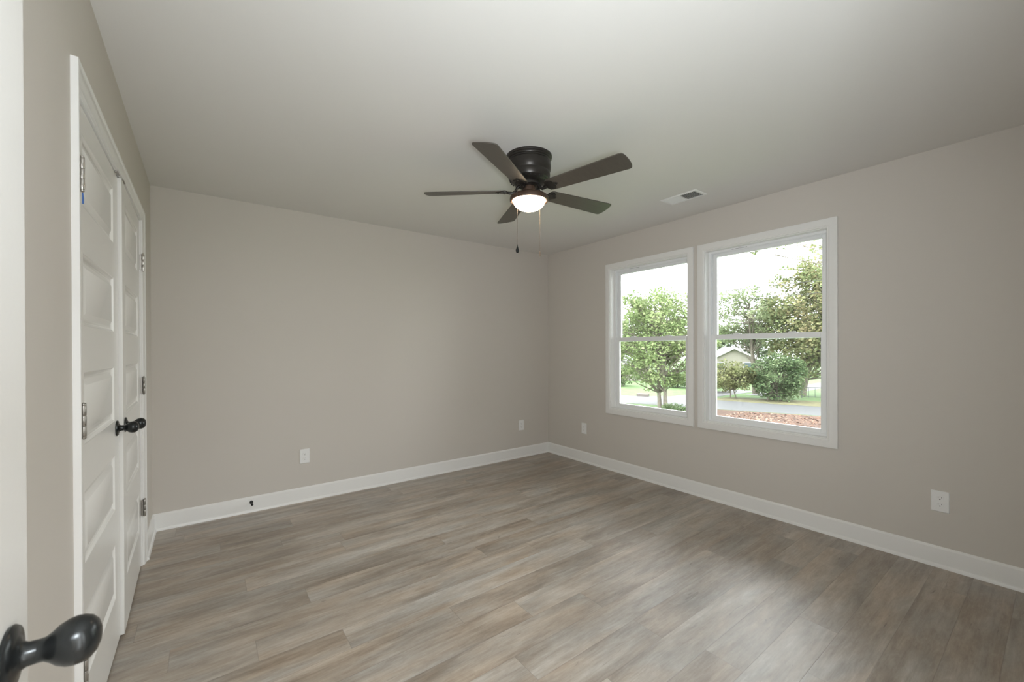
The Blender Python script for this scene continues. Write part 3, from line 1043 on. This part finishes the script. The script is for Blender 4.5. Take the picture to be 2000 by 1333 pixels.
LM_FAR = leaf_mat('hazy_leaves', [(0.20, 0.27, 0.15), (0.28, 0.36, 0.20), (0.36, 0.43, 0.27)])  # paler palette, distance haze painted into the far foliage
M_BARK = mat('grey_bark', (0.13, 0.115, 0.09), 0.9, var=0.3, vscale=6)

def leaf_cloud(clumps, n_per, size, rng, flatness=0.75):
    verts, faces = [], []
    for (c, r) in clumps:
        for _ in range(n_per):
            while True:
                v = Vector((rng.uniform(-1, 1), rng.uniform(-1, 1), rng.uniform(-1, 1)))
                if v.length <= 1: break
            v = v.normalized() * (v.length ** 0.6)
            p = Vector(c) + Vector((v.x * r, v.y * r, v.z * r * flatness))
            d = Vector((rng.gauss(0, 1), rng.gauss(0, 1), rng.gauss(-0.15, 0.55))).normalized()
            nrm = Vector((rng.gauss(0, 0.7), rng.gauss(0, 0.7), 1)).normalized()
            sd = d.cross(nrm).normalized()
            nn = sd.cross(d)
            L = size * rng.uniform(0.6, 1.25)
            w = L * 0.42
            i = len(verts)
            verts += [p, p + d * L * 0.4 + sd * w + nn * L * 0.12, p + d * L * 0.55, p + d * L * 0.4 - sd * w + nn * L * 0.12, p + d * L]
            faces += [(i, i + 1, i + 2), (i, i + 2, i + 3), (i + 1, i + 4, i + 2), (i + 2, i + 4, i + 3)]
    return verts, faces

def tree(name, base, trunks, crown, radii, n_clumps, clump_r, n_per, leaf, lmat, label, cat='tree', group=None, seed=1, trunk_r=0.16, extra=None, shell=0.35, twig_r=0.02):
    rng = random.Random(seed)
    root = empty(name, base, label, cat, group)
    B = Vector(base)
    cc = Vector(crown) - B
    clumps = []
    for _ in range(n_clumps):
        while True:
            v = Vector((rng.uniform(-1, 1), rng.uniform(-1, 1), rng.uniform(-1, 1)))
            if shell < v.length <= 1: break
        clumps.append((cc + Vector((v.x * radii[0], v.y * radii[1], v.z * radii[2])), clump_r * rng.uniform(0.65, 1.25)))
    if extra:
        for (p, rr) in extra:
            clumps.append((Vector(p) - B, rr))
    bt = new()
    bb = new()
    tops = []
    for (dx, dy, lean, h) in trunks:
        p0 = Vector((dx, dy, -0.1))
        tgt = cc + Vector((lean * 0.7, lean * 0.3, 0))
        pts, rr = [], []
        for i in range(7):
            t = i / 6
            q = p0.lerp(Vector((tgt.x, tgt.y, h)), t ** 1.15)
            q.z = p0.z + (h - p0.z) * t
            q += Vector((rng.gauss(0, 0.04), rng.gauss(0, 0.04), 0)) * (1 if i else 0) * (h / 3)
            pts.append(q); rr.append(trunk_r * (1 - 0.78 * t))
        tube(bt, pts, rr, 8)
        tops.append(pts)
    for (c, r) in clumps:
        pts = rng.choice(tops)
        # leave the trunk below the clump
        cand = [p for p in pts if p.z < c.z - 0.2] or [pts[1]]
        s = cand[-1] if rng.random() < 0.6 else rng.choice(cand[len(cand) // 2:])
        L = (c - s).length
        mid = s.lerp(c, 0.5) + Vector((rng.gauss(0, 0.08), rng.gauss(0, 0.08), -0.06 * L * rng.random())) * min(1.5, L)
        tube(bb, [s, s.lerp(mid, 0.5), mid, mid.lerp(c, 0.6), c], [twig_r * 2.2, twig_r * 1.8, twig_r * 1.3, twig_r, twig_r * 0.5], 5)
        for _ in range(3):
            e = c + Vector((rng.gauss(0, r * 0.6), rng.gauss(0, r * 0.6), rng.gauss(0.1, r * 0.5)))
            tube(bb, [mid.lerp(c, 0.75), mid.lerp(c, 0.8).lerp(e, 0.5), e], [twig_r * 0.7, twig_r * 0.5, twig_r * 0.25], 4)
    link('trunk', bt, M_BARK, root, smooth=True)
    link('branches', bb, M_BARK, root, smooth=True)
    v, f = leaf_cloud(clumps, n_per, leaf, rng)
    me = bpy.data.meshes.new('foliage')
    me.from_pydata([tuple(x) for x in v], [], f)
    me.materials.append(lmat)
    o = bpy.data.objects.new('foliage', me)
    col.objects.link(o)
    o.parent = root
    return root

# tree in front of the left window
tree('maple_tree', (22.16, 14.51, G), [(-0.02, 0.20, 0.9, 5.6), (0.06, -0.12, -0.6, 6.1)], (22.5, 15.3, 1.95), (3.4, 3.3, 3.0), 190, 0.62, 100, 0.17, LM_MAPLE,
     'bright green twin trunk tree by the street, filling the left window', seed=5, trunk_r=0.13, shell=0.2)
# trees seen through the right window
tree('lawn_tree', (34.6, 14.6, G), [(0, 0, 0.5, 7.0), (0.1, -0.1, -1.2, 6.6)], (34.6, 15.1, 3.6), (3.0, 2.8, 2.5), 88, 0.6, 60, 0.20, LM_AIRY,
     'airy dark branched tree at the left of the right window', seed=11, trunk_r=0.16, shell=0.3)
tree('autumn_tree', (36.0, 11.8, G), [(0, 0, 0.0, 8.5), (0.1, 0.1, 1.6, 7.6)], (36.8, 10.2, 3.8), (4.3, 4.2, 4.5), 320, 0.85, 105, 0.22, LM_AUTUMN,
     'tall tree turning yellow behind the dark green bush', seed=23, trunk_r=0.22, shell=0.25)
tree('street_shrub', (31.2, 11.7, G), [(0, 0, 0.3, 1.6), (0.3, -0.4, -0.3, 1.6), (-0.3, 0.5, 0.3, 1.4)], (31.2, 11.7, -0.70), (1.5, 1.75, 1.45), 72, 0.48, 120, 0.15, LM_GREEN,
     'dense dark green bush at the street edge below the yellowing tree', 'bush', seed=31, trunk_r=0.06, twig_r=0.012)
tree('yellow_shrub', (30.3, 14.4, G), [(0, 0, 0.3, 1.2), (0.2, -0.3, -0.3, 1.3)], (30.2, 14.35, -0.75), (1.3, 1.5, 0.95), 50, 0.45, 105, 0.15, LM_YELLOW,
     'yellow green bush left of the dark green bush', 'bush', seed=37, trunk_r=0.05, twig_r=0.012)
tree('overhanging_tree', (20.0, -3.5, G), [(0, 0, 0.0, 8.5)], (19.0, 0.5, 6.6), (2.2, 3.2, 1.2), 16, 0.5, 60, 0.14, LM_AUTUMN,
     'nearby tree reaching leafy twigs into the top of the right window', seed=41, trunk_r=0.2,
     extra=[((17.05, 7.25, 5.05), 0.17), ((17.85, 6.66, 5.35), 0.30), ((19.1, 5.74, 5.25), 0.38), ((19.35, 5.4, 4.9), 0.30), ((18.5, 6.2, 5.9), 0.35), ((19.4, 4.9, 5.6), 0.45)])
# planting at the back of the lawn
for i, (x, y, h, w, sd) in enumerate(((32.0, 25.2, 1.9, 1.5, 51), (33.5, 17.6, 1.5, 1.4, 53), (34.8, 21.3, 1.3, 1.3, 57))):
    tree('lawn_shrub', (x, y, G), [(0, 0, 0.2, h * 0.5)], (x, y, G + h * 0.55), (w, w, h * 0.42), 26, 0.45, 90, 0.17, LM_GREEN if i != 1 else LM_YELLOW,
         ('dark shrub at the far left end of the lawn', 'yellow green shrub on the lawn, right of the twin trunks', 'low bush on the lawn behind the twin trunk tree')[i], 'bush', seed=sd, trunk_r=0.05, twig_r=0.012)
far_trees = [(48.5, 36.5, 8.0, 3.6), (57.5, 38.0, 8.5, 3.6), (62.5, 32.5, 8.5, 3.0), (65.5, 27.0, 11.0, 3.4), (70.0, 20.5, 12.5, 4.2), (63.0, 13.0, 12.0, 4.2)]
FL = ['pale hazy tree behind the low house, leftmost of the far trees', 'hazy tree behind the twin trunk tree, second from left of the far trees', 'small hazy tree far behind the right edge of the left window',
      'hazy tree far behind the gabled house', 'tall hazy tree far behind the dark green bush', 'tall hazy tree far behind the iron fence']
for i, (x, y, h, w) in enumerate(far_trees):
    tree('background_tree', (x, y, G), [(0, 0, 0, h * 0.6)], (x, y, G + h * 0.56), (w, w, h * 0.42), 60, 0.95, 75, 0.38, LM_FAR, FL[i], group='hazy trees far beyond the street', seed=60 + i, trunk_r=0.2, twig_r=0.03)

# stone block at the edge of the drive
o = boxobj('stone_block', (-0.24, -0.42, 0, 0.24, 0.42, 0.20), M_BRICK, bevel=0.02)
o.location = (26.3, 18.9, G); o.rotation_euler = (0, 0, 0.35)
tag(o, 'low brown stone block on the lawn edge by the pale drive', 'stone')

# low hedge under the left window tree
tree('low_hedge', (21.6, 12.9, G), [(0, 0, 0, 0.2)], (21.75, 12.9, G + 0.12), (0.5, 1.5, 0.14), 40, 0.25, 60, 0.09, LM_GREEN,
     'low ragged ground cover beside the twin trunk tree', 'hedge', seed=71, trunk_r=0.02, twig_r=0.006)

# leaf litter on the mulch bed
rng = random.Random(3)
v, f = [], []
for _ in range(2600):
    p = Vector((rng.uniform(17.5, 25.6), rng.uniform(3.0, 10.8), G + 0.035))
    if (p.x - 23.6) * 0.93 + (p.y - 12.0) * 0.37 > 0.0: continue
    a = rng.uniform(0, 6.28); s = rng.uniform(0.03, 0.09)
    d = Vector((math.cos(a), math.sin(a), rng.uniform(-0.2, 0.6))) * s
    e = Vector((-math.sin(a), math.cos(a), rng.uniform(-0.1, 0.5))) * s * 0.6
    i = len(v)
    v += [p - d, p + e, p + d, p - e]
    f += [(i, i + 1, i + 2, i + 3)]
me = bpy.data.meshes.new('fallen_leaves')
me.from_pydata([tuple(x) for x in v], [], f)
me.materials.append(leaf_mat('dry_leaves', [(0.12, 0.06, 0.04), (0.36, 0.20, 0.13), (0.50, 0.38, 0.26)], 0.1))
o = bpy.data.objects.new('fallen_leaves', me)
col.objects.link(o)
tag(o, 'dry leaves scattered over the red mulch', 'leaves', kind='stuff')

# ------------------------------------------------------------------ iron fence
fence = empty('iron_fence', (34.18, 11.26, G), 'dark iron picket fence standing right of the dark green bush', 'fence')
M_IRON = mat('dark_iron', (0.05, 0.06, 0.05), 0.6)
d = Vector((0.80, -1.01, 0)).normalized()
nrm = Vector((-d.y, d.x, 0))
def fbox(bm, s0, s1, z0, z1, w):
    vv = []
    for z in (z0, z1):
        for (s, q) in ((s0, -w), (s1, -w), (s1, w), (s0, w)):
            p = d * s + nrm * q
            vv.append(bm.verts.new((p.x, p.y, z)))
    for q in ((0, 3, 2, 1), (4, 5, 6, 7), (0, 1, 5, 4), (1, 2, 6, 5), (2, 3, 7, 6), (3, 0, 4, 7)):
        bm.faces.new([vv[k] for k in q])
for s in (0, 1.62, 3.24, 4.86):
    bm = new(); fbox(bm, s - 0.035, s + 0.035, 0, 0.82, 0.035)
    link('fence_post', bm, M_IRON, fence)
for z in (0.08, 0.74):
    bm = new(); fbox(bm, 0, 4.86, z, z + 0.035, 0.014)
    link('rail', bm, M_IRON, fence)
s = 0.42
while s < 4.8:
    if abs((s % 1.62) - 0) > 0.1:
        bm = new(); fbox(bm, s - 0.011, s + 0.011, 0.03, 0.78, 0.011)
        link('picket', bm, M_IRON, fence)
    s += 0.40

# ------------------------------------------------------------------ houses
M_SIDING = mat('cream_siding', (0.22, 0.205, 0.17), 0.8)
M_ROOF = mat('pale_shingles', (0.20, 0.20, 0.215), 0.85, var=0.18, vscale=5)
M_HTRIM = mat('white_house_trim', (0.50, 0.50, 0.48), 0.6)
M_HGLASS = mat('dark_house_glass', (0.08, 0.10, 0.11), 0.1)
def house(loc, rotz, w, l, hw, rise, label):
    """gable end faces local -y, width w along x"""
    r = empty('house', loc, label, 'house', rotz=rotz)
    bm = new()
    x0, x1 = -w / 2, w / 2
    a = [bm.verts.new(p) for p in ((x0, 0, 0), (x1, 0, 0), (x1, 0, hw), (0, 0, hw + rise), (x0, 0, hw))]
    b = [bm.verts.new(p) for p in ((x0, l, 0), (x1, l, 0), (x1, l, hw), (0, l, hw + rise), (x0, l, hw))]
    bm.faces.new(a); bm.faces.new(b[::-1])
    for i in range(5):
        bm.faces.new((a[i], a[(i + 1) % 5], b[(i + 1) % 5], b[i]))
    link('house_wall', bm, M_SIDING, r)
    k = rise / (w / 2)
    for sg in (-1, 1):
        bm = new()
        xo = sg * (w / 2 + 0.35)
        zo = hw - 0.35 * k
        pts = [(0, hw + rise + 0.02), (xo, zo + 0.02), (xo, zo + 0.14), (0, hw + rise + 0.16)]
        A = [bm.verts.new((x, -0.30, z)) for x, z in pts]
        B = [bm.verts.new((x, l + 0.3, z)) for x, z in pts]
        for i in range(4):
            bm.faces.new((A[i], A[(i + 1) % 4], B[(i + 1) % 4], B[i]))
        bm.faces.new(A[::-1]); bm.faces.new(B)
        link('roof', bm, M_ROOF, r)
        bm = new()
        pts = [(0, hw + rise - 0.06), (xo, zo - 0.06), (xo, zo + 0.15), (0, hw + rise + 0.17)]
        A = [bm.verts.new((x, -0.36, z)) for x, z in pts]
        B = [bm.verts.new((x, -0.31, z)) for x, z in pts]
        for i in range(4):
            bm.faces.new((A[i], A[(i + 1) % 4], B[(i + 1) % 4], B[i]))
        bm.faces.new(A[::-1]); bm.faces.new(B)
        link('rake_board', bm, M_HTRIM, r)
    for xx in (-w * 0.24, w * 0.24):
        bm = new()
        box(bm, xx - 0.45, -0.06, 0.9, xx + 0.45, -0.01, 2.1)
        f_ = link('house_window', bm, M_HTRIM, r)
        bm = new()
        box(bm, xx - 0.38, -0.075, 0.97, xx + 0.38, -0.06, 2.03)
        link('pane', bm, M_HGLASS, f_)
    return r
house((45.6, 21.3, G), -1.0, 5.6, 9.0, 2.1, 1.45, 'cream gabled house with white roof edges behind the yellow green bush')
house((41.5, 29.5, G), 0.75, 6.5, 9.5, 1.9, 1.25, 'low house with pale roof seen through the left window tree')

# ------------------------------------------------------------------ overhead wires
M_WIRE = mat('black_wire', (0.03, 0.03, 0.03), 0.7)
def wire(A, B, sag, label):
    bm = new()
    A, B = Vector(A), Vector(B)
    pts = []
    for i in range(25):
        t = i / 24
        p = A.lerp(B, t)
        p.z -= sag * 4 * t * (1 - t)
        pts.append(p)
    tube(bm, pts, 0.016, 5)
    o = link('power_line', bm, M_WIRE)
    tag(o, label, 'power line', 'overhead power lines along the street')
wire((22.5, 30.0, 4.0), (33.5, -6.0, 5.3), 0.25, 'lower of two power lines crossing the right window')
wire((22.5, 30.0, 4.6), (33.5, -6.0, 6.1), 0.25, 'upper of two power lines crossing the right window')
